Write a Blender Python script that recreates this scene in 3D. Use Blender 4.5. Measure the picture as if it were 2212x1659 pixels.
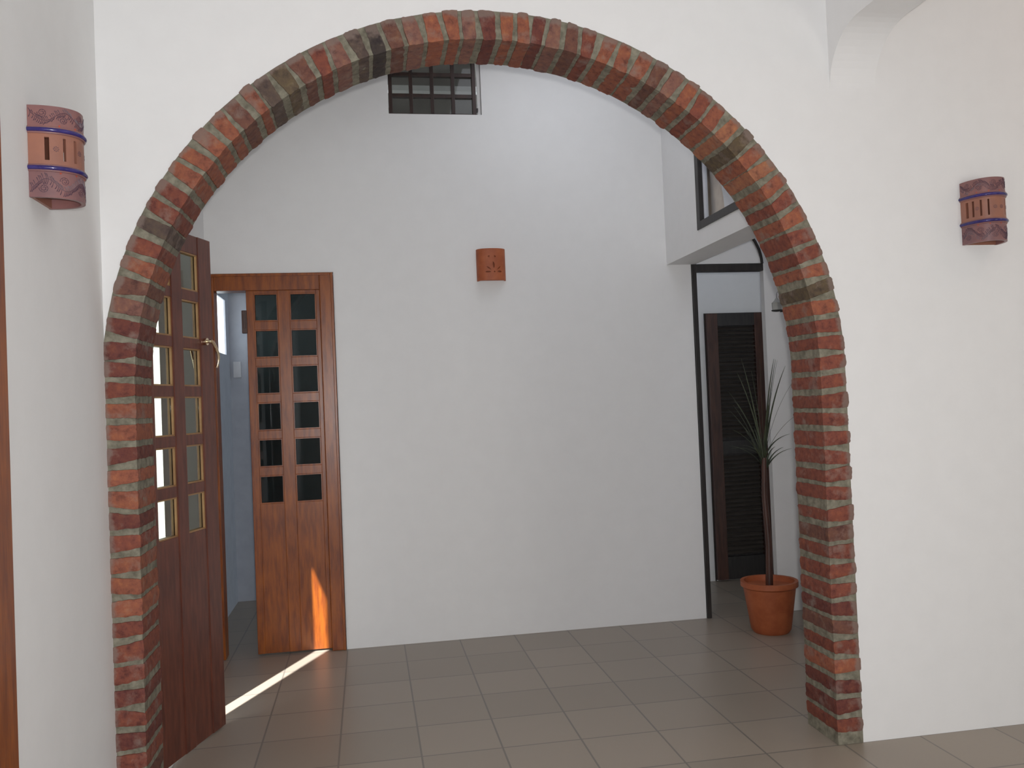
import bpy, bmesh, math, random
from mathutils import Vector, Matrix, noise
from math import sin, cos, pi, radians

for o in list(bpy.data.objects):
    bpy.data.objects.remove(o, do_unlink=True)
SC = bpy.context.scene
COL = SC.collection
SPR = 1.5            # height of the arch springing line above the floor
H = 3.75             # ceiling height

# ------------------------------------------------------------------ camera
yaw, pitch, roll = 0.1668, 0.0200, -0.0409
fwd = Vector((sin(yaw) * cos(pitch), cos(yaw) * cos(pitch), sin(pitch)))
rgt = Vector((cos(yaw), -sin(yaw), 0.0))
upv = rgt.cross(fwd)
r2 = cos(roll) * rgt + sin(roll) * upv
u2 = -sin(roll) * rgt + cos(roll) * upv
cam = bpy.data.cameras.new('camera')
cam.sensor_fit = 'HORIZONTAL'
cam.sensor_width = 36.0
cam.lens = 1865.4 / 2212.0 * 36.0
cam.clip_start = 0.05
camo = bpy.data.objects.new('camera', cam)
COL.objects.link(camo)
CAMPOS = Vector((-0.4943, -3.1973, SPR - 0.0861))
M = Matrix((r2, u2, -fwd)).transposed().to_4x4()
M.translation = CAMPOS
camo.matrix_world = M
SC.camera = camo

# ------------------------------------------------------------------ view, world, lights
SC.view_settings.view_transform = 'Standard'
SC.view_settings.look = 'None'
SC.view_settings.exposure = 0.0
SC.view_settings.gamma = 1.0
SC.view_settings.use_curve_mapping = False

world = bpy.data.worlds.new('overcast_sky')
SC.world = world
world.use_nodes = True
bg = world.node_tree.nodes['Background']
bg.inputs['Color'].default_value = (0.86, 0.95, 1.0, 1)
bg.inputs['Strength'].default_value = 3.0


def area(name, loc, target, sx, sy, power, color):
    l = bpy.data.lights.new(name, 'AREA')
    l.shape = 'RECTANGLE'
    l.size, l.size_y = sx, sy
    l.energy = power
    l.color = color
    o = bpy.data.objects.new(name, l)
    COL.objects.link(o)
    o.location = loc
    o.rotation_euler = (Vector(target) - Vector(loc)).to_track_quat('-Z', 'Y').to_euler()
    return o


def point(name, loc, power, color, rad=0.08):
    l = bpy.data.lights.new(name, 'POINT')
    l.energy = power
    l.color = color
    l.shadow_soft_size = rad
    o = bpy.data.objects.new(name, l)
    COL.objects.link(o)
    o.location = loc
    return o


# soft fill added behind the viewer in the near room, the camera's flash, a lamp in
# the room to the right with an added fill, and unseen fills added in the spaces behind the arch
area('near_room_fill', (-0.2, -4.7, 1.3), (0.2, 0, 1.6), 1.8, 1.5, 40, (0.92, 0.945, 1.0))  # unseen broad fill behind the viewer, standing in for room daylight
area('side_room_fill', (3.0, -3.8, 1.5), (2.3, 0, 1.8), 1.0, 1.3, 19, (1.0, 0.97, 0.90))  # added fill that brightens the wall right of the arch
area('camera_flash', CAMPOS + u2 * 0.06 + r2 * 0.03 - fwd * 0.02, CAMPOS + fwd * 3, 0.05, 0.04, 41, (1.0, 0.99, 0.98))
point('side_room_lamp', (3.3, -0.9, 3.2), 6, (1.0, 0.66, 0.50), 0.12)
area('inner_fill', (0.7, 1.2, 3.6), (0.7, 1.2, 0), 1.0, 1.0, 6, (0.87, 0.91, 1.0))  # added overhead fill for the back space; the ceiling has no opening
area('closet_fill', (1.95, 2.55, 2.85), (1.95, 2.6, 0), 0.6, 0.5, 1.05, (0.78, 0.84, 1.0))  # added cool fill inside the closed small room
area('passage_fill', (1.95, 1.1, 3.6), (1.95, 1.5, 0), 0.4, 0.8, 3.0, (0.82, 0.87, 1.0))  # added fill to brighten the wall under the passage lintel
sun = bpy.data.lights.new('sun', 'SUN')
sun.energy = 18.0
sun.angle = radians(0.6)
suno = bpy.data.objects.new('sun', sun)
COL.objects.link(suno)
suno.location = (-6, -8, 8)
suno.rotation_euler = Vector((0.45, 1.0, -1.15)).to_track_quat('-Z', 'Y').to_euler()


# ------------------------------------------------------------------ helpers
def lin(c):
    c = c / 255.0
    return c / 12.92 if c <= 0.04045 else ((c + 0.055) / 1.055) ** 2.4


def rgb(r, g, b, k=1.0):
    return (min(1, lin(r) * k), min(1, lin(g) * k), min(1, lin(b) * k), 1)


def new_mat(name):
    m = bpy.data.materials.new(name)
    m.use_nodes = True
    nt = m.node_tree
    return m, nt, nt.nodes['Principled BSDF']


def noise_node(nt, scale, detail=4.0, rough=0.6, stretch=None):
    tc = nt.nodes.new('ShaderNodeTexCoord')
    n = nt.nodes.new('ShaderNodeTexNoise')
    n.inputs['Scale'].default_value = scale
    n.inputs['Detail'].default_value = detail
    n.inputs['Roughness'].default_value = rough
    if stretch:
        mp = nt.nodes.new('ShaderNodeMapping')
        mp.inputs['Scale'].default_value = stretch
        nt.links.new(tc.outputs['Object'], mp.inputs['Vector'])
        nt.links.new(mp.outputs['Vector'], n.inputs['Vector'])
    else:
        nt.links.new(tc.outputs['Object'], n.inputs['Vector'])
    return n


def ramp(nt, src, stops):
    r = nt.nodes.new('ShaderNodeValToRGB')
    els = r.color_ramp.elements
    while len(els) < len(stops):
        els.new(0.5)
    for e, (p, c) in zip(els, stops):
        e.position = p
        e.color = c
    nt.links.new(src, r.inputs['Fac'])
    return r


def bump(nt, bsdf, src, strength, dist):
    b = nt.nodes.new('ShaderNodeBump')
    b.inputs['Strength'].default_value = strength
    b.inputs['Distance'].default_value = dist
    nt.links.new(src, b.inputs['Height'])
    nt.links.new(b.outputs['Normal'], bsdf.inputs['Normal'])


def mat_noise(name, c1, c2, scale, rough, bstr=0.2, bdist=0.002, stretch=None, detail=4.0, spec=0.5, lo=0.35, hi=0.65):
    m, nt, bs = new_mat(name)
    n = noise_node(nt, scale, detail, 0.6, stretch)
    r = ramp(nt, n.outputs['Fac'], [(lo, c1), (hi, c2)])
    nt.links.new(r.outputs['Color'], bs.inputs['Base Color'])
    bs.inputs['Roughness'].default_value = rough
    bs.inputs['Specular IOR Level'].default_value = spec
    if bstr:
        bump(nt, bs, n.outputs['Fac'], bstr, bdist)
    return m


PLASTER = mat_noise('white_plaster', (0.798, 0.798, 0.795, 1), (0.815, 0.815, 0.812, 1), 9.0, 0.75, 0.12, 0.004, spec=0.25)
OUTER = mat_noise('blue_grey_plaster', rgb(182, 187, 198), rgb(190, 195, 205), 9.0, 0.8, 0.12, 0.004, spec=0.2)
CEIL = mat_noise('ceiling_paint', (0.74, 0.73, 0.72, 1), (0.78, 0.77, 0.76, 1), 7.0, 0.8, 0.1, 0.003, spec=0.2)
WOOD = mat_noise('varnished_wood', rgb(110, 50, 12), rgb(150, 80, 20), 5.0, 0.32, 0.15, 0.001, (9, 9, 1.2), 6.0)
SHADEWOOD = mat_noise('shaded_varnished_wood', rgb(84, 42, 32), rgb(112, 60, 44), 5.0, 0.36, 0.15, 0.001, (9, 9, 1.2), 6.0)  # the double door's wood again, its dimmer light mixed into the colour
DARKWOOD = mat_noise('dark_wood', rgb(58, 36, 30), rgb(84, 54, 44), 5.0, 0.4, 0.15, 0.001, (8, 8, 1.0), 6.0)
BLACKWOOD = mat_noise('black_painted_wood', rgb(38, 35, 34), rgb(52, 48, 46), 6.0, 0.45, 0.1, 0.001, (8, 8, 1.0))
BARWOOD = mat_noise('dark_brown_bars', rgb(44, 30, 27), rgb(62, 42, 36), 5.0, 0.45, 0.1, 0.001, (8, 8, 1.0), 6.0)
SLAT = mat_noise('matt_dark_slats', rgb(60, 55, 51), rgb(74, 68, 63), 6.0, 0.75, 0.1, 0.001, (1, 8, 8), spec=0.15)
BEAD = mat_noise('pale_glazing_bead', rgb(140, 100, 60), rgb(164, 126, 82), 8.0, 0.4, 0.05, 0.001)
BLACKIRON = mat_noise('black_iron', rgb(30, 29, 28), rgb(42, 40, 38), 20.0, 0.5, 0.1, 0.0005)
TILE_CLAY = mat_noise('plain_terracotta', rgb(156, 80, 46), rgb(174, 96, 58), 14.0, 0.55, 0.15, 0.001)
CLAYMID = mat_noise('bare_terracotta_band', rgb(142, 97, 82), rgb(158, 106, 86), 9.0, 0.4, 0.12, 0.001)
CLAY = mat_noise('glazed_terracotta', rgb(120, 86, 88), rgb(140, 97, 93), 9.0, 0.38, 0.12, 0.001)
BLUE = mat_noise('cobalt_glaze', rgb(46, 38, 96), rgb(62, 52, 118), 30.0, 0.14, 0.0)
INK = mat_noise('painted_scrollwork', rgb(66, 48, 66), rgb(84, 62, 76), 30.0, 0.4, 0.0)
REDDOT = mat_noise('red_painted_dot', rgb(170, 70, 50), rgb(186, 84, 58), 30.0, 0.4, 0.0)
FROND = mat_noise('green_frond', rgb(48, 56, 40), rgb(76, 84, 58), 12.0, 0.5, 0.1, 0.001)
CURTAIN = mat_noise('beige_cloth', rgb(186, 166, 146), rgb(208, 190, 168), 30.0, 0.9, 0.3, 0.003, (1, 1, 0.35))
CONCRETE = mat_noise('grey_roof_concrete', rgb(118, 114, 110), rgb(140, 136, 132), 6.0, 0.85, 0.15, 0.004)
BOXWHITE = mat_noise('pale_plastic', rgb(205, 208, 214), rgb(214, 216, 222), 10.0, 0.4, 0.0)
LAMPGLASS_C = mat_noise('frosted_lantern_glass', rgb(160, 160, 156), rgb(178, 178, 174), 16.0, 0.3, 0.05, 0.0005)

BRASS, _nt, _b = new_mat('polished_brass')
_b.inputs['Base Color'].default_value = (0.80, 0.66, 0.48, 1)
_b.inputs['Metallic'].default_value = 1.0
_n = noise_node(_nt, 60, 2)
_r = ramp(_nt, _n.outputs['Fac'], [(0.3, (0.16, 0.16, 0.16, 1)), (0.7, (0.3, 0.3, 0.3, 1))])
_nt.links.new(_r.outputs['Color'], _b.inputs['Roughness'])


def glass(name, tint, refl=0.06):
    m = bpy.data.materials.new(name)
    m.use_nodes = True
    nt = m.node_tree
    nt.nodes.clear()
    out = nt.nodes.new('ShaderNodeOutputMaterial')
    tr = nt.nodes.new('ShaderNodeBsdfTransparent')
    tr.inputs['Color'].default_value = tint
    gl = nt.nodes.new('ShaderNodeBsdfGlossy')
    gl.inputs['Roughness'].default_value = 0.03
    gl.inputs['Color'].default_value = (0.9, 0.9, 0.9, 1)
    fr = nt.nodes.new('ShaderNodeFresnel')
    n = noise_node(nt, 3.0, 2)
    b = nt.nodes.new('ShaderNodeBump')
    b.inputs['Strength'].default_value = 0.05
    b.inputs['Distance'].default_value = 0.002
    nt.links.new(n.outputs['Fac'], b.inputs['Height'])
    nt.links.new(b.outputs['Normal'], gl.inputs['Normal'])
    ge = nt.nodes.new('ShaderNodeNewGeometry')
    mi = nt.nodes.new('ShaderNodeMapRange')
    mi.inputs['To Min'].default_value = 1.4
    mi.inputs['To Max'].default_value = 1 / 1.4
    nt.links.new(ge.outputs['Backfacing'], mi.inputs['Value'])
    nt.links.new(mi.outputs['Result'], fr.inputs['IOR'])
    mx = nt.nodes.new('ShaderNodeMixShader')
    nt.links.new(fr.outputs['Fac'], mx.inputs['Fac'])
    nt.links.new(tr.outputs['BSDF'], mx.inputs[1])
    nt.links.new(gl.outputs['BSDF'], mx.inputs[2])
    nt.links.new(mx.outputs['Shader'], out.inputs['Surface'])
    return m


GLASS_TINT = glass('smoked_glass', (0.56, 0.58, 0.54, 1))
GLASS_DARK = glass('dark_smoked_glass', (0.30, 0.33, 0.31, 1))
GLASS_MID = glass('grey_glass', (0.52, 0.52, 0.51, 1))
GLASS_CLEAR = glass('clear_glass', (0.96, 0.965, 0.97, 1))

# floor: square clay-grey tiles
FLOOR, _nt, _b = new_mat('floor_tile')
_tc = _nt.nodes.new('ShaderNodeTexCoord')
_br = _nt.nodes.new('ShaderNodeTexBrick')
_br.offset = 0.0
_br.inputs['Color1'].default_value = rgb(158, 146, 132)
_br.inputs['Color2'].default_value = rgb(148, 137, 124)
_br.inputs['Mortar'].default_value = rgb(118, 112, 104)
_br.inputs['Scale'].default_value = 1.0
_br.inputs['Mortar Size'].default_value = 0.004
_br.inputs['Brick Width'].default_value = 0.33
_br.inputs['Row Height'].default_value = 0.33
_nt.links.new(_tc.outputs['Object'], _br.inputs['Vector'])
_nt.links.new(_br.outputs['Color'], _b.inputs['Base Color'])
_b.inputs['Roughness'].default_value = 0.35


def tag(o, label=None, cat=None, group=None, kind=None):
    if label: o['label'] = label
    if cat: o['category'] = cat
    if group: o['group'] = group
    if kind: o['kind'] = kind
    return o


def obj(name, bm, mats, parent=None, smooth=False, loc=None):
    bmesh.ops.recalc_face_normals(bm, faces=bm.faces)
    me = bpy.data.meshes.new(name)
    bm.to_mesh(me)
    bm.free()
    if not isinstance(mats, (list, tuple)):
        mats = [mats]
    for m in mats:
        me.materials.append(m)
    if smooth:
        me.shade_smooth()
    elif any(p.use_smooth for p in me.polygons):
        me.set_sharp_from_angle(angle=radians(42))
    o = bpy.data.objects.new(name, me)
    COL.objects.link(o)
    if parent:
        o.parent = parent
    if loc:
        o.location = loc
    return o


def empty(name, loc, rz=0.0):
    o = bpy.data.objects.new(name, None)
    o.empty_display_size = 0.1
    COL.objects.link(o)
    o.location = loc
    o.rotation_euler = (0, 0, rz)
    return o


def bx(bm, x0, x1, y0, y1, z0, z1, bev=0.0, mi=0):
    vs = [bm.verts.new((x, y, z)) for x in (x0, x1) for y in (y0, y1) for z in (z0, z1)]
    q = [(0, 1, 3, 2), (4, 6, 7, 5), (0, 4, 5, 1), (2, 3, 7, 6), (0, 2, 6, 4), (1, 5, 7, 3)]
    fs = [bm.faces.new([vs[i] for i in f]) for f in q]
    for f in fs:
        f.material_index = mi
    if bev:
        es = list({e for f in fs for e in f.edges})
        r = bmesh.ops.bevel(bm, geom=es, offset=bev, segments=2, affect='EDGES', profile=0.6)
        for f in r['faces']:
            f.material_index = mi


def tube(bm, pts, rad, n=8, mi=0, cap=True):
    pts = [Vector(p) for p in pts]
    rings = []
    prev = None
    for i, p in enumerate(pts):
        a = pts[max(i - 1, 0)]
        b = pts[min(i + 1, len(pts) - 1)]
        t = (b - a).normalized()
        if prev is None:
            ref = Vector((0, 0, 1)) if abs(t.z) < 0.9 else Vector((1, 0, 0))
            nn = t.cross(ref).normalized()
        else:
            nn = (prev - t * prev.dot(t)).normalized()
        prev = nn
        bb = t.cross(nn)
        r = rad(i / (len(pts) - 1)) if callable(rad) else rad
        rings.append([bm.verts.new(p + (nn * cos(2 * pi * k / n) + bb * sin(2 * pi * k / n)) * r) for k in range(n)])
    for i in range(len(rings) - 1):
        for k in range(n):
            f = bm.faces.new((rings[i][k], rings[i][(k + 1) % n], rings[i + 1][(k + 1) % n], rings[i + 1][k]))
            f.material_index = mi
            f.smooth = True
    if cap:
        for R in (rings[0], rings[-1]):
            f = bm.faces.new(R)
            f.material_index = mi


def lathe(bm, prof, n=32, mi=0, cx=0, cy=0):
    rings = [[bm.verts.new((cx + r * cos(2 * pi * k / n), cy + r * sin(2 * pi * k / n), z)) for k in range(n)] for r, z in prof]
    for a, b in zip(rings, rings[1:]):
        for k in range(n):
            f = bm.faces.new((a[k], a[(k + 1) % n], b[(k + 1) % n], b[k]))
            f.material_index = mi
            f.smooth = True
    for R in (rings[0], rings[-1]):
        bm.faces.new(R).material_index = mi


def cells(bm, us, vs, solid, fn, mi=0):
    """slab cut into cells: solid(i, j) says which cells are filled, fn(u, v, w) maps to space (w 0 = face, 1 = back)"""
    nu, nv = len(us) - 1, len(vs) - 1
    cache = {}

    def V(i, j, w):
        k = (i, j, w)
        if k not in cache:
            cache[k] = bm.verts.new(fn(us[i], vs[j], w))
        return cache[k]

    S = lambda i, j: 0 <= i < nu and 0 <= j < nv and solid(i, j)
    for i in range(nu):
        for j in range(nv):
            if not S(i, j):
                continue
            q = [(i, j), (i + 1, j), (i + 1, j + 1), (i, j + 1)]
            F = [bm.faces.new([V(a, b, 0) for a, b in q]), bm.faces.new([V(a, b, 1) for a, b in reversed(q)])]
            for (di, dj), (a, b) in (((0, -1), (0, 1)), ((1, 0), (1, 2)), ((0, 1), (2, 3)), ((-1, 0), (3, 0))):
                if not S(i + di, j + dj):
                    p, r = q[a], q[b]
                    F.append(bm.faces.new((V(*p, 0), V(*p, 1), V(*r, 1), V(*r, 0))))
            for f in F:
                f.material_index = mi


def wall_holes(name, axis, face, back, span, zs, holes, mat=PLASTER, label=None):
    """wall in the plane axis = face, thickness to back; holes are (a0, a1, z0, z1)"""
    us = sorted({span[0], span[1], *[h[0] for h in holes], *[h[1] for h in holes]})
    vs = sorted({zs[0], zs[1], *[h[2] for h in holes], *[h[3] for h in holes]})
    us = [u for u in us if span[0] <= u <= span[1]]
    vs = [v for v in vs if zs[0] <= v <= zs[1]]

    def solid(i, j):
        u, v = (us[i] + us[i + 1]) / 2, (vs[j] + vs[j + 1]) / 2
        return not any(h[0] < u < h[1] and h[2] < v < h[3] for h in holes)

    bm = bmesh.new()
    if axis == 'x':
        cells(bm, us, vs, solid, lambda u, v, w: (back if w else face, u, v))
    else:
        cells(bm, us, vs, solid, lambda u, v, w: (u, back if w else face, v))
    return tag(obj(name, bm, mat), label, 'wall', kind='structure')


def extrude_poly(bm, pts, vec):
    vs = [bm.verts.new(p) for p in pts]
    f = bm.faces.new(vs)
    r = bmesh.ops.extrude_face_region(bm, geom=[f])
    nv = [g for g in r['geom'] if isinstance(g, bmesh.types.BMVert)]
    bmesh.ops.translate(bm, verts=nv, vec=vec)


# ------------------------------------------------------------------ room shell
XL, XR = -1.39, 1.395          # near room: left and right wall faces
RO, RI, T, SQ = 1.400, 1.2909, 0.2374, 0.9922
YB = 2.0                       # back wall of the space behind the arch

bm = bmesh.new()
bx(bm, -2.6, 4.3, -5.2, 5.4, -0.12, 0.0)
tag(obj('floor', bm, FLOOR), 'pale square tile floor running under the arch', 'floor', kind='structure')
bm = bmesh.new()
bx(bm, -1.55, 4.3, -5.2, 2.15, H, H + 0.15)
tag(obj('ceiling', bm, CEIL), 'white ceiling over the rooms', 'ceiling', kind='structure')

# the wall that holds the arch
arc = [(-RO, 0.0), (-RO, SPR)]
N = 120
for k in range(1, N):
    a = pi - pi * k / N
    arc.append((RO * cos(a), SPR + RO * sin(a) * SQ))
arc += [(RO, SPR), (RO, 0.0)]
poly = [(-1.55, 0.0)] + arc + [(4.25, 0.0), (4.25, H), (-1.55, H)]
bm = bmesh.new()
extrude_poly(bm, [(x, 0.0, z) for x, z in poly], (0, T - 0.004, 0))
tag(obj('wall_front', bm, PLASTER), 'white plaster wall pierced by the round brick arch', 'wall', kind='structure')

wall_holes('wall_left', 'x', XL, XL - 0.16, (-5.0, 0.0), (0, H), [(-2.0, -0.93, 0.0, 2.6)],
           label='white plaster wall left of the brick arch with a scroll-painted lamp')
# right wall: a wide opening with a rounded head that dies into the arch wall
prof = [(0.0, H), (0.0, SPR + 1.12)]
zt = SPR + 1.333
for k in range(1, 13):
    a = pi / 2 * k / 12
    prof.append((-0.225 + 0.225 * cos(a), SPR + 1.12 + (zt - SPR - 1.12) * sin(a)))
for k in range(1, 13):
    a = pi / 2 - pi / 2 * k / 12
    prof.append((-3.6 - 0.225 * cos(a), SPR + 1.12 + (zt + 0.0 - SPR - 1.12) * sin(a)))
prof += [(-3.825, 0.0), (-5.0, 0.0), (-5.0, H)]
bm = bmesh.new()
extrude_poly(bm, [(XR, y, z) for y, z in prof], (0.2, 0, 0))
tag(obj('wall_right', bm, PLASTER), 'white plaster wall with a rounded opening beside the arch', 'wall', kind='structure')
wall_holes('wall_side_room', 'x', 4.25, 4.4, (-5.0, 0.0), (0, H), [], label='white far wall of the room on the right')
wall_holes('wall_rear', 'y', -5.0, -5.15, (-1.55, 4.4), (0, H), [], label='white wall behind the viewer')

# space behind the arch
wall_holes('wall_inner_left', 'x', XL, XL - 0.13, (T, YB), (0, H), [(0.36, 0.815, 0.0, SPR + 0.70)],
           label='white left wall behind the arch with the open glazed door')
wall_holes('wall_back', 'y', YB, YB + 0.05, (-1.52, 2.45), (0, H),
           [(-1.375, -0.665, 0.0, SPR + 0.721), (-0.303, 0.262, SPR + 1.672, SPR + 2.14), (1.562, 2.05, 0.0, SPR + 0.737)],
           label='white back wall with a high barred window seen through the arch')
wall_holes('wall_inner_right', 'x', 1.402, 1.450, (T, YB), (SPR + 0.735, H), [(0.50, 1.462, SPR + 0.844, SPR + 1.75)],
           label='white wall above the side opening behind the arch, with a dark framed window')
bm = bmesh.new()
bx(bm, 1.450, 1.59, T, YB, SPR + 0.735, SPR + 0.83)
tag(obj('trim_1', bm, PLASTER), 'white plastered lintel of the side opening behind the arch', 'lintel', kind='structure')
wall_holes('wall_passage', 'x', 2.30, 2.45, (T, YB), (0, H), [], label='white side wall of the narrow passage on the right')
# small room behind the dark door frame
wall_holes('wall_closet', 'y', 3.0, 3.12, (1.3, 2.70), (0, 2.9), [], label='white wall around the louvered door')
wall_holes('wall_closet_right', 'x', 2.535, 2.65, (YB + 0.05, 3.0), (0, 2.9), [], label='white side wall beside the louvered door')
wall_holes('wall_closet_left', 'x', 1.42, 1.3, (YB + 0.05, 3.0), (0, 2.9), [], label='white left wall beside the louvered door')
# outside the double door
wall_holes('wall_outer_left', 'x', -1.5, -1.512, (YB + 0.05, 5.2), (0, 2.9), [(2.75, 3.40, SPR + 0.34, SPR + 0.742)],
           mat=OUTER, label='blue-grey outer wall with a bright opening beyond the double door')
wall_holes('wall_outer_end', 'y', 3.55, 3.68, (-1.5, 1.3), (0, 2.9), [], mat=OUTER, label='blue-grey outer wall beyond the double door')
bm = bmesh.new()
bx(bm, -1.62, 1.3, YB + 0.05, 3.68, 2.9, 3.0)
bx(bm, -3.0, -1.62, 1.0, 3.68, 2.9, 3.0)  # unseen overhang added to keep the sun off the outer end wall
bx(bm, 1.3, 2.7, YB + 0.05, 3.12, 2.9, 3.0)
tag(obj('ceiling_outer', bm, CEIL), 'white ceiling beyond the back wall, with an added overhang blocking the sun', 'ceiling', kind='structure')

# roof seen through the high window
bm = bmesh.new()
vs_ = [(-1.2, YB + 0.052, 3.77), (1.2, YB + 0.052, 3.77), (1.2, 3.9, 4.05), (-1.2, 3.9, 4.05)]
extrude_poly(bm, vs_, (0, 0, 0.12))
bx(bm, -1.2, 1.2, 3.55, 3.68, 3.05, 4.1)
tag(obj('roof_eave', bm, CONCRETE), 'grey roof underside seen through the high barred window', 'roof', kind='structure')
bm = bmesh.new()
bx(bm, -1.0, 1.0, 2.62, 2.68, 3.541, 3.578, 0.003)
tag(obj('eave_beam', bm, PLASTER), 'pale beam behind the high barred window', 'beam')

# ------------------------------------------------------------------ the brick arch
ANG = [176.6, 173.7, 170.2, 167.0, 164.0, 160.7, 157.7, 154.3, 151.5, 148.5, 145.0, 142.0, 138.8, 135.4, 132.5, 129.3, 126.8,
       123.5, 120.5, 117.2, 114.3, 111.0, 108.0, 105.1, 102.0, 98.6, 95.5, 92.8, 89.7, 86.6, 83.9, 81.5, 78.8, 75.8, 73.0, 69.7,
       66.7, 63.4, 60.4, 57.4, 54.3, 51.4, 48.5, 45.2, 42.2, 39.2, 36.3, 33.0, 29.8, 26.5, 23.1, 19.9, 16.8, 13.7, 10.4, 7.1, 4.1, 0.8]
PAL = {'O': (168, 94, 66), 'R': (146, 76, 58), 'D': (126, 65, 55), 'K': (98, 80, 72), 'B': (74, 63, 60), 'P': (150, 100, 86),
       'V': (108, 90, 68), 'L': (186, 116, 80), 'M': (126, 80, 66)}
KIND = list('DDDPMORKRROOOOMOKVMRPKBMPOORPROOPKROROROMPORROLVOOOROROVOOOR')[:58]
KIND = list('DDDP') + list('MORK') + list('RRO') + list('OOOM') + list('OKVMRP') + list('KBMP') + list('OOPD') + list('OODPMRO') + list('OOMPO') + list('ROLV') + list('OLORORR') + list('OVORRR')
KIND = (KIND + ['R'] * 58)[:58]
random.seed(7)


def arch_pos(a, r, y):
    """a in degrees on the ring; below 0 / above 180 the ring runs straight down the jambs"""
    if a < 0:
        return Vector((r, y, SPR + radians(a) * RO))
    if a > 180:
        return Vector((-r, y, SPR - radians(a - 180) * RO))
    t = radians(a)
    return Vector((r * cos(t), y, SPR + r * sin(t) * SQ))


bm = bmesh.new()
col = bm.loops.layers.float_color.new('Col')
MORT = rgb(134, 132, 116)[:3]
# mortar core
steps = [-58 + k * 1.5 for k in range(int(296 / 1.5) + 1)]
steps = [s for s in steps if -61.3 <= s <= 241.3]
steps = [-61.35] + steps + [241.35]
ring = []
for s in steps:
    j = lambda q: 0.002 * noise.noise(Vector((s * 0.9, q, 3.1)))
    ring.append([bm.verts.new(arch_pos(s, RI + 0.003 + j(1), -0.0035 + j(2))), bm.verts.new(arch_pos(s, RO + 0.001 + j(3), -0.0035 + j(4))),
                 bm.verts.new(arch_pos(s, RO + 0.001 + j(3), T - 0.002)), bm.verts.new(arch_pos(s, RI + 0.003 + j(5), T - 0.002)),
                 ])
for A, B in zip(ring, ring[1:]):
    for k in range(4):
        f = bm.faces.new((A[k], A[(k + 1) % 4], B[(k + 1) % 4], B[k]))
        f.material_index = 1
for R_ in (ring[0], ring[-1]):
    bm.faces.new(R_).material_index = 1
for f in bm.faces:
    for l in f.loops:
        l[col] = (*MORT, 1)

bricks = [(a, (ANG[max(i - 1, 0)] - ANG[min(i + 1, 57)]) / (2 if 0 < i < 57 else 1), KIND[i]) for i, a in enumerate(ANG)]
for k in range(1, 20):
    bricks.append((ANG[0] + 3.1 * k + random.uniform(-.2, .2), 3.1, random.choice('DRRDOM')))
    bricks.append((ANG[-1] - 3.1 * k + random.uniform(-.2, .2), 3.1, random.choice('RRODRM')))

NA, NR, NY = 6, 12, 22
for bi, (ac, sp, kd) in enumerate(bricks):
    w = sp * random.uniform(0.69, 0.81)
    c = Vector(rgb(*PAL[kd])[:3]) * random.uniform(0.92, 1.08)
    g_ = c.dot(Vector((0.3, 0.59, 0.11)))
    c = (c * 0.86 + Vector((g_, g_, g_)) * 0.14) * 0.74
    y0, y1 = -0.0095 + random.uniform(-0.0025, 0.002), T + random.uniform(-0.006, 0.0)
    ri, ro = RI + random.uniform(-0.0025, 0.0005), RO + random.uniform(-0.001, 0.007)
    tilt = random.uniform(-0.28, 0.28)
    tap = random.uniform(-0.18, 0.18)
    if ac - w < -61.2 or ac + w > 241.2:
        continue
    cache = {}

    def bv(i, j, k):
        key = (i, j, k)
        if key in cache:
            return cache[key]
        u, v, y = i / NA * 2 - 1, j / NR * 2 - 1, k / NY * 2 - 1
        # rounded corners: pull grid corners in
        e = [0.016 * (abs(u) > .99), 0.05 * (abs(v) > .99), 0.02 * (abs(y) > .99)]
        cu = u * (1 - 0.05 * (abs(v) > .99) - 0.05 * (abs(y) > .99))
        cv = v * (1 - 0.03 * (abs(u) > .99) - 0.012 * (abs(y) > .99))
        cyy = y * (1 - 0.018 * (abs(u) > .99) - 0.012 * (abs(v) > .99))
        a = ac + cu * w / 2 * (1 + tap * cv) + tilt * cv
        r = (ri + ro) / 2 + cv * (ro - ri) / 2
        yy = (y0 + y1) / 2 + cyy * (y1 - y0) / 2
        p = arch_pos(a, r, yy)
        s = Vector((bi * 3.7, 0, 0))
        n1 = noise.noise_vector(p * 28 + s) * 0.0030 + noise.noise_vector(p * 85 + s) * 0.0024
        cache[key] = bm.verts.new(p + n1)
        return cache[key]

    fs = []
    for i in range(NA):
        for j in range(NR):
            for k in (0, NY):
                fs.append(bm.faces.new((bv(i, j, k), bv(i + 1, j, k), bv(i + 1, j + 1, k), bv(i, j + 1, k))))
    for i in range(NA):
        for k in range(NY):
            for j in (0, NR):
                fs.append(bm.faces.new((bv(i, j, k), bv(i + 1, j, k), bv(i + 1, j, k + 1), bv(i, j, k + 1))))
    for j in range(NR):
        for k in range(NY):
            for i in (0, NA):
                fs.append(bm.faces.new((bv(i, j, k), bv(i, j + 1, k), bv(i, j + 1, k + 1), bv(i, j, k + 1))))
    for f in fs:
        f.smooth = True
        for l in f.loops:
            l[col] = (*c, 1)

BRICK, nt, bs = new_mat('weathered_brick')
at = nt.nodes.new('ShaderNodeAttribute')
at.attribute_name = 'Col'
n1 = noise_node(nt, 38.0, 6, 0.65)
n2 = noise_node(nt, 11.0, 5, 0.6)
n3 = noise_node(nt, 130.0, 3, 0.6)
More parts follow.
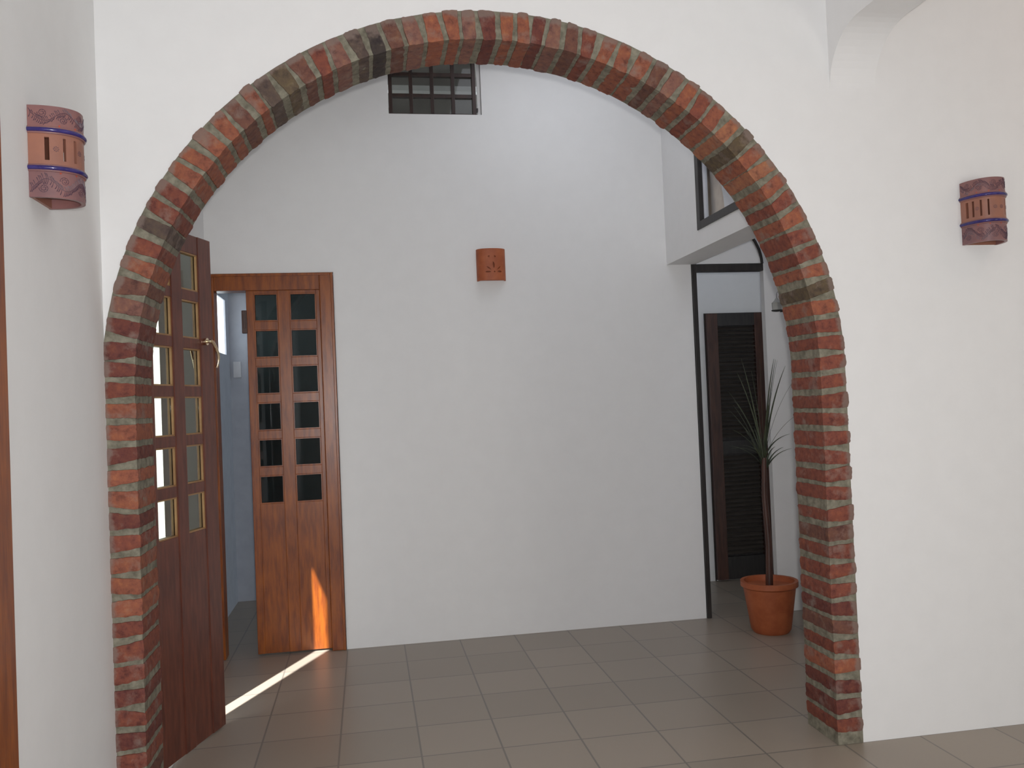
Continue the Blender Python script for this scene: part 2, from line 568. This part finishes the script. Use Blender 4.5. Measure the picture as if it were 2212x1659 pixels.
# tone variation inside a brick
hsv = nt.nodes.new('ShaderNodeMix'); hsv.data_type = 'RGBA'; hsv.blend_type = 'MULTIPLY'; hsv.inputs[0].default_value = 1.0
rv = ramp(nt, n1.outputs['Fac'], [(0.30, (0.52, 0.50, 0.56, 1)), (0.46, (0.95, 0.93, 0.93, 1)), (0.58, (1.12, 1.12, 1.0, 1)), (0.72, (1.45, 1.50, 1.10, 1))])
nt.links.new(at.outputs['Color'], hsv.inputs[6]); nt.links.new(rv.outputs['Color'], hsv.inputs[7])
# cement smears, thicker toward the outer edge of the ring
geo = nt.nodes.new('ShaderNodeNewGeometry')
sep = nt.nodes.new('ShaderNodeSeparateXYZ'); nt.links.new(geo.outputs['Position'], sep.inputs[0])
zz = nt.nodes.new('ShaderNodeMath'); zz.operation = 'SUBTRACT'; nt.links.new(sep.outputs['Z'], zz.inputs[0]); zz.inputs[1].default_value = SPR
zm = nt.nodes.new('ShaderNodeMath'); zm.operation = 'MAXIMUM'; nt.links.new(zz.outputs[0], zm.inputs[0]); zm.inputs[1].default_value = 0.0
zd = nt.nodes.new('ShaderNodeMath'); zd.operation = 'DIVIDE'; nt.links.new(zm.outputs[0], zd.inputs[0]); zd.inputs[1].default_value = SQ
cmb = nt.nodes.new('ShaderNodeCombineXYZ'); nt.links.new(sep.outputs['X'], cmb.inputs[0]); nt.links.new(zd.outputs[0], cmb.inputs[2])
ln = nt.nodes.new('ShaderNodeVectorMath'); ln.operation = 'LENGTH'; nt.links.new(cmb.outputs[0], ln.inputs[0])
mr = nt.nodes.new('ShaderNodeMapRange'); nt.links.new(ln.outputs['Value'], mr.inputs['Value'])
mr.inputs['From Min'].default_value = RO - 0.030; mr.inputs['From Max'].default_value = RO + 0.004
mr.inputs['To Min'].default_value = 0.0; mr.inputs['To Max'].default_value = 0.42
ad = nt.nodes.new('ShaderNodeMath'); ad.operation = 'ADD'; nt.links.new(n2.outputs['Fac'], ad.inputs[0]); nt.links.new(mr.outputs['Result'], ad.inputs[1])
ad2 = nt.nodes.new('ShaderNodeMath'); ad2.operation = 'MULTIPLY_ADD'; nt.links.new(n1.outputs['Fac'], ad2.inputs[0]); ad2.inputs[1].default_value = 0.35; nt.links.new(ad.outputs[0], ad2.inputs[2])
sm = ramp(nt, ad2.outputs[0], [(0.72, (0, 0, 0, 1)), (0.90, (1, 1, 1, 1))])
mx = nt.nodes.new('ShaderNodeMix'); mx.data_type = 'RGBA'
mg = nt.nodes.new('ShaderNodeMath'); mg.operation = 'MULTIPLY'; nt.links.new(sm.outputs['Color'], mg.inputs[0]); mg.inputs[1].default_value = 0.75
nt.links.new(mg.outputs[0], mx.inputs[0]); nt.links.new(hsv.outputs[2], mx.inputs[6]); mx.inputs[7].default_value = rgb(128, 112, 104)
nt.links.new(mx.outputs[2], bs.inputs['Base Color'])
bs.inputs['Roughness'].default_value = 0.72
bs.inputs['Specular IOR Level'].default_value = 0.3
sumn = nt.nodes.new('ShaderNodeMath'); sumn.operation = 'MULTIPLY_ADD'
nt.links.new(n3.outputs['Fac'], sumn.inputs[0]); sumn.inputs[1].default_value = 0.4; nt.links.new(n1.outputs['Fac'], sumn.inputs[2])
bump(nt, bs, sumn.outputs[0], 0.6, 0.004)
MORTAR = mat_noise('cement_mortar', rgb(102, 98, 85), rgb(142, 138, 122), 30.0, 0.85, 0.6, 0.004, detail=6.0, spec=0.25)

arch = obj('brick_arch', bm, [BRICK, MORTAR])
tag(arch, 'round arch of red bricks and grey mortar set in the white wall', 'arch')


# ------------------------------------------------------------------ sconces
def bow(t, R, D):
    """plan curve of a wall lamp: half width R, depth D, a little fuller than an ellipse"""
    c, n = cos(t), sin(t)
    e = 2 / 2.25
    return (math.copysign(abs(c) ** e, c) * R, -(max(n, 0.0) ** e) * D - 0.0005)


def sconce_shape(R, D, Z0, Z1, th, nth, nz, holes):
    """half-cylinder shell open above and below; holes(theta, z) -> True where it is cut through"""
    us = [pi * k / nth for k in range(nth + 1)]
    vs = [Z0 + (Z1 - Z0) * k / nz for k in range(nz + 1)]
    b = bmesh.new()
    cells(b, us, vs, lambda i, j: not holes((us[i] + us[i + 1]) / 2, (vs[j] + vs[j + 1]) / 2),
          lambda u, v, w: (*bow(u, R - th * w, D - th * w), v))
    for f in b.faces:
        f.smooth = True
    return b


def painted_sconce(loc, rz, label, seed, slots, motifs):
    R, D, hh = 0.0795, 0.118, 0.256
    root = empty('wall_sconce', loc, rz)
    tag(root, label, 'wall lamp', 'scroll-painted clay lamps with blue bands')
    z1, z2 = 0.188, 0.082           # the two bands
    sl = [radians(a) for a in slots]

    def holes(t, z):
        return 0.106 < z < 0.170 and any(abs(t - s) < radians(2.7) for s in sl)

    b = sconce_shape(R, D, 0.0, hh, 0.011, 120, 64, holes)
    for f in b.faces:
        c = f.calc_center_median()
        f.material_index = 3 if z2 < c.z < z1 else 0

    # arc length along the front, so that brush strokes keep their size
    TH = [pi * k / 600 for k in range(601)]
    PT = [Vector((*bow(t, R, D), 0)) for t in TH]
    AC = [0.0]
    for p, q in zip(PT, PT[1:]):
        AC.append(AC[-1] + (q - p).length)
    LEN = AC[-1]

    def th(a):
        a = min(max(a, 0.0), LEN)
        lo, hi = 0, 600
        while hi - lo > 1:
            m = (lo + hi) // 2
            if AC[m] <= a: lo = m
            else: hi = m
        return TH[lo] + (TH[hi] - TH[lo]) * (a - AC[lo]) / max(AC[hi] - AC[lo], 1e-9)

    def at(t):
        return AC[min(600, max(0, int(t / pi * 600)))]

    def PT3(t, z, e):
        return (*bow(t, R + e, D + e), z)

    def stroke(pts, rad=0.0006, mi=1):
        tube(b, [PT3(th(a), z, 0.0003) for a, z in pts], rad, 5, mi)

    def dot(a, z, r, mi):
        t = th(a)
        tube(b, [PT3(t, z, -0.001), PT3(t, z, 0.0007)], r, 10, mi)

    rnd = random.Random(seed)
    for zlo, zhi, sg in ((0.201, 0.253, 1), (0.004, 0.068, -1)):
        zc, hb = (zlo + zhi) / 2, (zhi - zlo) / 2
        clampz = lambda z: min(max(z, zlo), zhi)
        per = 0.105
        stem = [(0.006 + (LEN - 0.012) * k / 150, zc + sg * hb * 0.50 * sin(2 * pi * (LEN * k / 150) / per + 0.5)) for k in range(151)]
        stroke(stem, 0.0007)
        for k in range(1, 150, 2):
            a, z = stem[k]
            for d in (1, -1):
                L = hb * rnd.uniform(0.34, 0.52)
                if rnd.random() < 0.85:
                    stroke([(a, z), (a + 0.0018, clampz(z + d * L * 0.55)), (a + 0.0048, clampz(z + d * L))], lambda f: 0.0004 + 0.0007 * f)
        a0 = 0.020
        m = 0
        while a0 < LEN - 0.012:
            zs = clampz(zc - sg * hb * (0.34 if m % 2 == 0 else -0.34))
            sp = []
            for k in range(44):
                r = 0.0125 * (1 - k / 52)
                q = k * 0.29 * (1 if m % 2 == 0 else -1)
                sp.append((a0 + r * cos(q), clampz(zs + r * sin(q))))
            stroke(sp, 0.0006)
            for k in range(0, 40, 3):
                p, q = sp[k], sp[k + 1]
                dx, dz = a0 - p[0], zs - p[1]
                stroke([p, (p[0] + dx * 0.30 + 0.001, p[1] + dz * 0.30)], lambda f: 0.0007 - 0.0003 * f)
            a0 += per / 2
            m += 1
    for a in (0.018, 0.062, 0.108, 0.152, 0.196, 0.240):
        for z in (0.2012, 0.0690):
            dot(min(a, LEN - 0.012), z, 0.0026, 2)
    for g in motifs:
        a0 = at(radians(g))
        for k in range(8):
            q = 2 * pi * k / 8
            dot(a0 + 0.0062 * cos(q), 0.136 + 0.0062 * sin(q), 0.0013, 1)
        for k in range(4):
            q = 2 * pi * k / 4 + 0.5
            dot(a0 + 0.0026 * cos(q), 0.136 + 0.0026 * sin(q), 0.0010, 1)
    obj('shade', b, [CLAY, INK, REDDOT, CLAYMID], root)
    for z in (z1, z2):
        b = bmesh.new()
        tube(b, [PT3(pi * k / 60, z, 0.0025) for k in range(61)], 0.0062, 12, 0)
        for dz in (0.0068, -0.0072):
            tube(b, [PT3(pi * k / 60, z + dz, 0.0012) for k in range(61)], 0.0034, 8, 1)
        tag(obj('glazed_band', b, [BLUE, CLAY], root), 'cobalt blue glazed band')
    b = bmesh.new()
    bx(b, -R + 0.004, R - 0.004, -0.009, -0.0002, 0.001, hh - 0.02)
    obj('back_plate', b, CLAYMID, root)
    return root


painted_sconce((XL, -0.570, SPR + 0.530), pi / 2, 'scroll-painted clay half-cylinder lamp with blue bands on the left wall', 3,
               (159, 134, 114, 66, 46, 21), (147, 103, 77, 33))
painted_sconce((2.034, 0.0, SPR + 0.481), 0.0, 'scroll-painted clay lamp with blue bands on the wall right of the brick arch', 5,
               (165, 151, 133, 115, 65, 47), (142, 98, 82, 56))

R3, H3 = 0.0885, 0.192


def plain_holes(t, z):
    s = (t - pi / 2) * R3
    # the local s axis runs left to right seen from the front: cos(t) decreases
    s = -s
    if (s + 0.016) ** 2 + (z - 0.142) ** 2 < 0.0052 ** 2 or (s - 0.014) ** 2 + (z - 0.142) ** 2 < 0.0052 ** 2:
        return True
    cx, cz = 0.010, 0.050
    for ang, L0, L1, wd in ((95, 0.022, 0.062, 0.0052), (140, 0.020, 0.052, 0.0040), (180, 0.016, 0.050, 0.0056), (40, 0.020, 0.052, 0.0040), (2, 0.016, 0.050, 0.0056)):
        a = radians(ang)
        u = (s - cx) * cos(a) + (z - cz) * sin(a)
        v = -(s - cx) * sin(a) + (z - cz) * cos(a)
        if L0 < u < L1 and abs(v) < wd * sin(pi * (u - L0) / (L1 - L0)):
            return True
    return (s - cx) ** 2 + (z - cz) ** 2 < 0.0045 ** 2


root = empty('wall_sconce', (0.2795, YB, SPR + 0.650))
tag(root, 'plain orange terracotta lamp with cut-out flower on the back wall', 'wall lamp')
obj('shade', sconce_shape(R3, 0.062, 0.0, H3, 0.010, 220, 150, plain_holes), TILE_CLAY, root)
b = bmesh.new()
bx(b, -R3 + 0.004, R3 - 0.004, -0.008, -0.0002, 0.004, H3 - 0.012)
obj('back_plate', b, TILE_CLAY, root)


# ------------------------------------------------------------------ doors
def glazed_leaf(parent, name, W, Z0, Z1, colsx, rows, th, wood, pane_mat, bead=True, panel=None):
    """leaf in local x (0..W) and z, thickness th in +y; returns the leaf"""
    b = bmesh.new()
    xs_ = [0.0] + [v for c in colsx for v in c] + [W]
    for k in range(0, len(xs_), 2):
        bx(b, xs_[k], xs_[k + 1], 0, th, Z0, Z1, 0.003)
    zs_ = [Z0] + [v for r in rows for v in r] + [Z1]
    for c0, c1 in colsx:
        for k in range(0, len(zs_), 2):
            bx(b, c0 - 0.002, c1 + 0.002, 0.003, th - 0.003, zs_[k], zs_[k + 1], 0.003)
    leaf = obj(name, b, wood, parent)
    if bead:
        b = bmesh.new()
        t = 0.006
        for c0, c1 in colsx:
            for r0, r1 in rows:
                for y0, y1 in ((0.006, th / 2 - 0.003), (th / 2 + 0.003, th - 0.006)):
                    bx(b, c0, c0 + t, y0, y1, r0, r1); bx(b, c1 - t, c1, y0, y1, r0, r1)
                    bx(b, c0 + t, c1 - t, y0, y1, r0, r0 + t); bx(b, c0 + t, c1 - t, y0, y1, r1 - t, r1)
        tag(obj('glazing_bead', b, bead if bead is not True else wood, leaf), 'slim bead around the glass' if bead is True else 'pale wooden bead around the glass')
    b = bmesh.new()
    for c0, c1 in colsx:
        for r0, r1 in rows:
            bx(b, c0 + 0.001, c1 - 0.001, th / 2 - 0.002, th / 2 + 0.002, r0 + 0.001, r1 - 0.001)
    tag(obj('glass_panes', b, pane_mat, leaf), 'smoked glass panes')
    return leaf


# double door in the back wall
d1 = empty('door_1', (-1.375, YB, 0.0))
tag(d1, 'red-brown double door with square glass panes in the back wall', 'door', kind='structure')
b = bmesh.new()
FW, zt1 = 0.706, SPR + 0.718
bx(b, 0.0, 0.030, -0.012, 0.10, 0.0, zt1, 0.003)
bx(b, FW - 0.078, FW, -0.012, 0.10, 0.0, zt1, 0.004)
bx(b, 0.030, FW - 0.078, -0.011, 0.10, zt1 - 0.098, zt1, 0.004)
bx(b, FW - 0.014, FW + 0.001, -0.018, 0.0, 0.0, zt1 + 0.0, 0.003)
bx(b, 0.0, FW - 0.015, -0.018, 0.0, zt1 - 0.016, zt1, 0.003)
obj('door_frame', b, WOOD, d1)
rows1 = [(SPR + 0.441 - 0.213 * k, SPR + 0.603 - 0.213 * k) for k in range(6)][::-1]
rows1 = [r for r in rows1 if r[0] > 0.75]
lf = empty('fixed_leaf_mount', (0, 0, 0))
bpy.data.objects.remove(lf)
leaf = glazed_leaf(d1, 'fixed_leaf', 0.422, 0.01, SPR + 0.622, [(0.043, 0.178), (0.247, 0.398)], rows1, 0.040, WOOD, GLASS_DARK)
leaf.location = (0.205, 0.012, 0)
b = bmesh.new()
bx(b, -0.026, 0.004, -0.014, 0.012, SPR + 0.372, SPR + 0.506, 0.004)
bx(b, -0.018, -0.004, -0.020, -0.013, SPR + 0.40, SPR + 0.48, 0.002)
tag(obj('bolt_case', b, DARKWOOD, leaf), 'dark bolt case')

# glazed door standing ajar behind the left side of the arch
A = Vector((-1.2296, 0.7452)); B = Vector((-1.17626, 0.9032))
du = (B - A).normalized()
LW = 0.55
hinge = B - du * LW
d2 = empty('door_2', (hinge.x, hinge.y, 0.0), math.atan2(du.y, du.x))
tag(d2, 'glazed wooden door standing ajar behind the left side of the arch', 'door', kind='structure')
rows2 = [(SPR + 0.454 - 0.209 * k, SPR + 0.618 - 0.209 * k) for k in range(6)][::-1]
rows2 = [r for r in rows2 if r[0] > 0.75]
leaf2 = glazed_leaf(d2, 'door_leaf', LW, 0.01, SPR + 0.70, [(0.065, 0.215), (0.295, 0.440)], rows2, 0.038, SHADEWOOD, GLASS_TINT, bead=BEAD)
leaf2.location = (0, 0, 0)
b = bmesh.new()
for sx, sy in ((0, -1), (0, 1)):
    y0 = -0.001 if sy < 0 else 0.039
    cx = LW - 0.075
    lathe_pts = []
    tube(b, [(cx, y0, SPR + 0.236), (cx, y0 + sy * 0.012, SPR + 0.236)], 0.016, 16)
    tube(b, [(cx, y0 + sy * 0.012, SPR + 0.236), (cx, y0 + sy * 0.034, SPR + 0.236)], 0.008, 12)
    pts = []
    for k in range(17):
        f = k / 16
        pts.append((cx + 0.046 * sin(f * pi * 0.62) - 0.010 * f, y0 + sy * (0.034 + 0.010 * sin(pi * f)), SPR + 0.238 - 0.118 * f))
    tube(b, pts, lambda f: 0.0085 - 0.0035 * f, 12)
tag(obj('door_handle', b, BRASS, leaf2), 'curved polished brass lever handle')
b = bmesh.new()
for z in (SPR + 0.395, SPR + 0.185):
    bx(b, LW - 0.001, LW + 0.006, 0.008, 0.030, z - 0.012, z + 0.012, 0.001)
tag(obj('latch_plate', b, BLACKIRON, leaf2), 'small dark latch plates on the door edge')

# dark frame of the passage doorway with its curved brace, and the louvered door behind
d3 = empty('door_3', (1.568, YB, 0.0))
tag(d3, 'plain dark door frame at the end of the right-hand passage', 'door frame', kind='structure')
b = bmesh.new()
bx(b, -0.004, 0.026, -0.010, 0.13, 0.0, SPR + 0.733, 0.002)
bx(b, 0.026, 0.479, -0.010, 0.05, SPR + 0.688, SPR + 0.733, 0.002)
obj('door_frame', b, BLACKWOOD, d3)
b = bmesh.new()
pts = [(1.979, .903), (1.997, .878), (2.012, .8486), (2.024, .822), (2.031, .795), (2.037, .765), (2.040, .733)]
tube(b, [(x - 1.568, -0.010, SPR + z) for x, z in pts], 0.009, 10)
tag(obj('curved_brace', b, BLACKWOOD, d3), 'curved dark brace above the frame')

d4 = empty('door_4', (2.046, 3.0, 0.0))
tag(d4, 'narrow dark brown louvered door inside the passage doorway', 'door', kind='structure')
DW, DZ = 0.484, SPR + 0.512
b = bmesh.new()
bx(b, -0.006, 0.0, -0.012, 0.0, 0.0, DZ + 0.006); bx(b, 0.0, DW, -0.012, 0.0, DZ, DZ + 0.006); bx(b, DW - 0.018, DW, -0.016, 0.0, 0.0, DZ)
obj('door_frame', b, BLACKWOOD, d4)
b = bmesh.new()
bx(b, 0.0, 0.086, -0.042, -0.004, 0.01, DZ, 0.003)
bx(b, 0.382, DW - 0.018, -0.042, -0.004, 0.01, DZ, 0.003)
leaf4 = obj('door_leaf', b, DARKWOOD, d4)
for z0, z1 in ((DZ - 0.094, DZ), (0.95, 1.05), (0.01, 0.18)):
    b = bmesh.new()
    bx(b, 0.086, 0.382, -0.040, -0.006, z0, z1, 0.002)
    tag(obj('rail', b, BLACKWOOD, leaf4), 'black rail')
b = bmesh.new()
z = DZ - 0.094 - 0.017
while z > 0.20:
    if not 0.93 < z < 1.07:
        vs = [(-0.036, z - 0.010), (-0.033, z - 0.014), (-0.009, z + 0.004), (-0.012, z + 0.009)]
        A0 = [b.verts.new((0.086, y, zz_)) for y, zz_ in vs]
        A1 = [b.verts.new((0.382, y, zz_)) for y, zz_ in vs]
        b.faces.new(A0); b.faces.new(A1)
        for k in range(4):
            b.faces.new((A0[k], A0[(k + 1) % 4], A1[(k + 1) % 4], A1[k]))
    z -= 0.0325
tag(obj('louver_slats', b, SLAT, leaf4), 'slanted dark slats')

b = bmesh.new()
bx(b, 0.084, 0.384, -0.0055, -0.001, 0.01, DZ - 0.09)  # dark sheet added so the gaps between slats come out dark
tag(obj('gap_dark_board', b, BLACKWOOD, leaf4), 'black board added to darken the gaps between the slats')

# casing at the very left edge of the view
d5 = empty('door_5', (XL, -0.93, 0.0))
tag(d5, 'brown wooden door casing at the left edge of the view', 'door frame', kind='structure')
b = bmesh.new()
bx(b, -0.15, 0.012, -0.075, 0.073, 0.0, 1.5 + 1.1, 0.004)
bx(b, -0.15, 0.012, -1.07, -1.0, 0.0, 1.5 + 1.1, 0.004)
obj('door_frame', b, WOOD, d5)
b = bmesh.new()
bx(b, -0.12, -0.08, -1.0, -0.075, 0.0, 2.6, 0.004)  # closed leaf added to keep the sun out of the near room
obj('door_leaf', b, WOOD, d5)

# ------------------------------------------------------------------ windows
w1 = empty('window_1', (-0.303, YB, SPR + 1.672))
tag(w1, 'small high window with dark glazing bars in the back wall', 'window', kind='structure')
b = bmesh.new()
hh = 0.468
y0, y1 = 0.014, 0.046
for x0, x1 in ((0.004, 0.026), (0.512, 0.535)):
    bx(b, x0, x1, y0, y1, 0.002, hh - 0.002, 0.002)
for x0 in (0.128, 0.256, 0.384):
    bx(b, x0, x0 + 0.022, y0 + 0.002, y1, 0.002, hh - 0.002, 0.002)
for z0 in (0.108, 0.238, 0.368):
    bx(b, 0.026, 0.512, y0 + 0.003, y1, z0, z0 + 0.022, 0.002)
bx(b, 0.026, 0.512, y0 + 0.002, y1, 0.002, 0.010)
bx(b, 0.026, 0.512, y0 + 0.002, y1, hh - 0.024, hh - 0.002)
bx(b, -0.0015, 0.004, y0 - 0.004, y1, 0.026, 0.040); bx(b, 0.535, 0.545, y0 - 0.004, y1, 0.026, 0.044)
fr = obj('window_frame', b, BARWOOD, w1)
b = bmesh.new()
bx(b, 0.026, 0.512, 0.034, 0.038, 0.010, hh - 0.024)
tag(obj('glass_panes', b, GLASS_MID, fr), 'grey glass panes')
b = bmesh.new()
bx(b, 0.545, 0.563, 0.030, 0.046, 0.002, hh - 0.002)
tag(obj('reveal_strip', b, PLASTER, w1), 'white plaster strip')

w2 = empty('window_2', (1.402, 0.50, SPR + 0.844))
tag(w2, 'dark framed window above the side opening behind the arch', 'window', kind='structure')
b = bmesh.new()
Lw, Hw = 0.962, 0.906
bx(b, -0.006, 0.044, Lw - 0.048, Lw, 0.0, Hw, 0.002)
bx(b, -0.006, 0.044, 0.0, 0.048, 0.0, Hw, 0.002)
bx(b, -0.006, 0.044, 0.048, Lw - 0.048, 0.0, 0.044, 0.002)
bx(b, -0.006, 0.044, 0.048, Lw - 0.048, Hw - 0.044, Hw, 0.002)
fr = obj('window_frame', b, BLACKWOOD, w2)
b = bmesh.new()
t = 0.008
bx(b, 0.02, 0.045, 0.048, 0.048 + t, 0.044, Hw - 0.044); bx(b, 0.02, 0.045, Lw - 0.048 - t, Lw - 0.048, 0.044, Hw - 0.044)
bx(b, 0.02, 0.045, 0.048 + t, Lw - 0.048 - t, 0.044, 0.044 + t); bx(b, 0.02, 0.045, 0.048 + t, Lw - 0.048 - t, Hw - 0.044 - t, Hw - 0.044)
tag(obj('glazing_bead', b, BOXWHITE, fr), 'pale grey bead')
b = bmesh.new()
bx(b, 0.030, 0.034, 0.049, Lw - 0.049, 0.045, Hw - 0.045)
tag(obj('glass_panes', b, GLASS_CLEAR, fr), 'clear glass pane')

# cloth hanging behind that window
b = bmesh.new()
cols_, rows_ = 44, 30
gr = []
for i in range(cols_ + 1):
    rowv = []
    for j in range(rows_ + 1):
        f, g = i / cols_, j / rows_
        z = SPR + 0.835 + 0.86 * g
        edge = 1.265 + 0.34 * g + 0.010 * sin(g * 14)
        y = edge + (1.90 - edge) * f
        x = 1.500 + 0.010 * sin(f * 26 + 1.2 * sin(g * 3)) + 0.004 * noise.noise(Vector((f * 6, g * 8, 0)))
        rowv.append(b.verts.new((x, y, z)))
    gr.append(rowv)
for i in range(cols_):
    for j in range(rows_):
        b.faces.new((gr[i][j], gr[i + 1][j], gr[i + 1][j + 1], gr[i][j + 1])).smooth = True
ct = obj('curtain', b, CURTAIN)
sol = ct.modifiers.new('cloth_thickness', 'SOLIDIFY'); sol.thickness = 0.002
tag(ct, 'beige cloth hanging behind the dark framed side window', 'curtain')

# ------------------------------------------------------------------ lantern, plant, switch box
ln_ = empty('wall_lantern', (2.30, 1.736, SPR + 0.446))
tag(ln_, 'small pale glass lantern on a dark hooked bracket at the right of the passage', 'lantern')
b = bmesh.new()
lc = (-0.300, 0.0)
def hexring(bm_, r, z):
    return [bm_.verts.new((lc[0] + r * cos(pi / 3 * k + 0.2), lc[1] + r * sin(pi / 3 * k + 0.2), z)) for k in range(6)]
hr = [hexring(b, r, z) for r, z in ((0.030, -0.040), (0.0325, 0.002), (0.034, 0.004), (0.016, 0.021), (0.006, 0.034))]
for p, q in zip(hr, hr[1:]):
    for k in range(6):
        b.faces.new((p[k], p[(k + 1) % 6], q[(k + 1) % 6], q[k]))
b.faces.new(hr[0]); b.faces.new(hr[-1])
obj('lantern_glass', b, LAMPGLASS_C, ln_)
b = bmesh.new()
lathe(b, [(0.012, -0.050), (0.028, -0.047), (0.034, -0.044), (0.034, -0.040)], 20, 0, lc[0], lc[1])
obj('lantern_base', b, BLACKIRON, ln_)
b = bmesh.new()
pts = [(lc[0] + 0.02, 0, -0.050), (lc[0] + 0.042, 0, -0.047), (lc[0] + 0.058, 0, -0.036), (lc[0] + 0.064, 0, -0.012), (lc[0] + 0.064, 0, 0.040), (lc[0] + 0.070, 0, 0.052), (0.0, 0, 0.055)]
tube(b, pts, 0.0048, 10)
bx(b, -0.006, 0.0, -0.02, 0.02, 0.02, 0.09, 0.002)
obj('bracket', b, BLACKIRON, ln_)
b = bmesh.new()
tube(b, [(lc[0], 0, 0.034), (lc[0] + 0.001, 0, 0.058), (lc[0] + 0.006, 0, 0.070), (lc[0] + 0.030, 0, 0.068), (lc[0] + 0.070, 0, 0.054)], 0.0016, 6)
obj('hook', b, BLACKIRON, ln_)

pl = empty('potted_plant', (1.80, 1.60, 0.0))
tag(pl, 'spiky green plant in front of the louvered door', 'plant')
b = bmesh.new()
lathe(b, [(0.10, 0.0), (0.115, 0.02), (0.15, 0.26), (0.165, 0.27), (0.165, 0.30), (0.145, 0.30), (0.14, 0.27), (0.0005, 0.265)], 36)
obj('pot', b, TILE_CLAY, pl)
b = bmesh.new()
tube(b, [(0, 0, 0.24), (0.01, 0, 0.5), (0.0, 0.01, 0.80), (0.005, 0, 1.02)], lambda f: 0.022 - 0.008 * f, 10)
obj('stem', b, DARKWOOD, pl)
b = bmesh.new()
tips = [(1.690, 1.612), (1.806, 1.606), (1.896, 1.602), (1.906, 1.598), (1.916, 1.592), (1.966, 1.558), (1.66, 1.53), (1.75, 1.54), (2.0, 1.45), (1.60, 1.42)]
rnd = random.Random(4)
for k in range(26):
    if k < len(tips):
        tx, tz = tips[k][0] - 1.80, tips[k][1]
        ty = 0.0
    else:
        a = rnd.uniform(0, 2 * pi)
        tx, ty, tz = 0.19 * cos(a), 0.26 * sin(a), rnd.uniform(1.05, 1.40)
    p0 = Vector((0.005, 0, 0.98 + rnd.uniform(-.06, .04)))
    p2 = Vector((tx, ty, tz))
    p1 = (p0 + p2) / 2 + Vector((-(tx) * 0.18, -(ty) * 0.18, 0.05))
    prev = None
    side = Vector((p2.y - p0.y, -(p2.x - p0.x), 0))
    side = side.normalized() if side.length > 1e-4 else Vector((1, 0, 0))
    side = (side + Vector((rnd.uniform(-.5, .5), rnd.uniform(-.5, .5), 0))).normalized()
    for i in range(13):
        f = i / 12
        p = p0 * (1 - f) ** 2 + p1 * 2 * f * (1 - f) + p2 * f * f
        w = 0.0075 * (1 - f) ** 0.7 * min(1, 0.4 + 3 * f) + 0.0004
        off = Vector((0, 0, 0.0025 * (1 - f)))
        cur = [b.verts.new(p - side * w), b.verts.new(p - off), b.verts.new(p + side * w)]
        if prev:
            for q in range(2):
                b.faces.new((prev[q], prev[q + 1], cur[q + 1], cur[q])).smooth = True
        prev = cur
fo = obj('fronds', b, FROND, pl)
sol = fo.modifiers.new('leaf_thickness', 'SOLIDIFY'); sol.thickness = 0.001

b = bmesh.new()
bx(b, -0.028, 0.028, -0.02, 0.0, -0.06, 0.06, 0.004)
sw = obj('switch_box', b, BOXWHITE, loc=(-1.448, 3.55, SPR + 0.235))
tag(sw, 'small pale box on the outer wall seen through the double door', 'switch box')
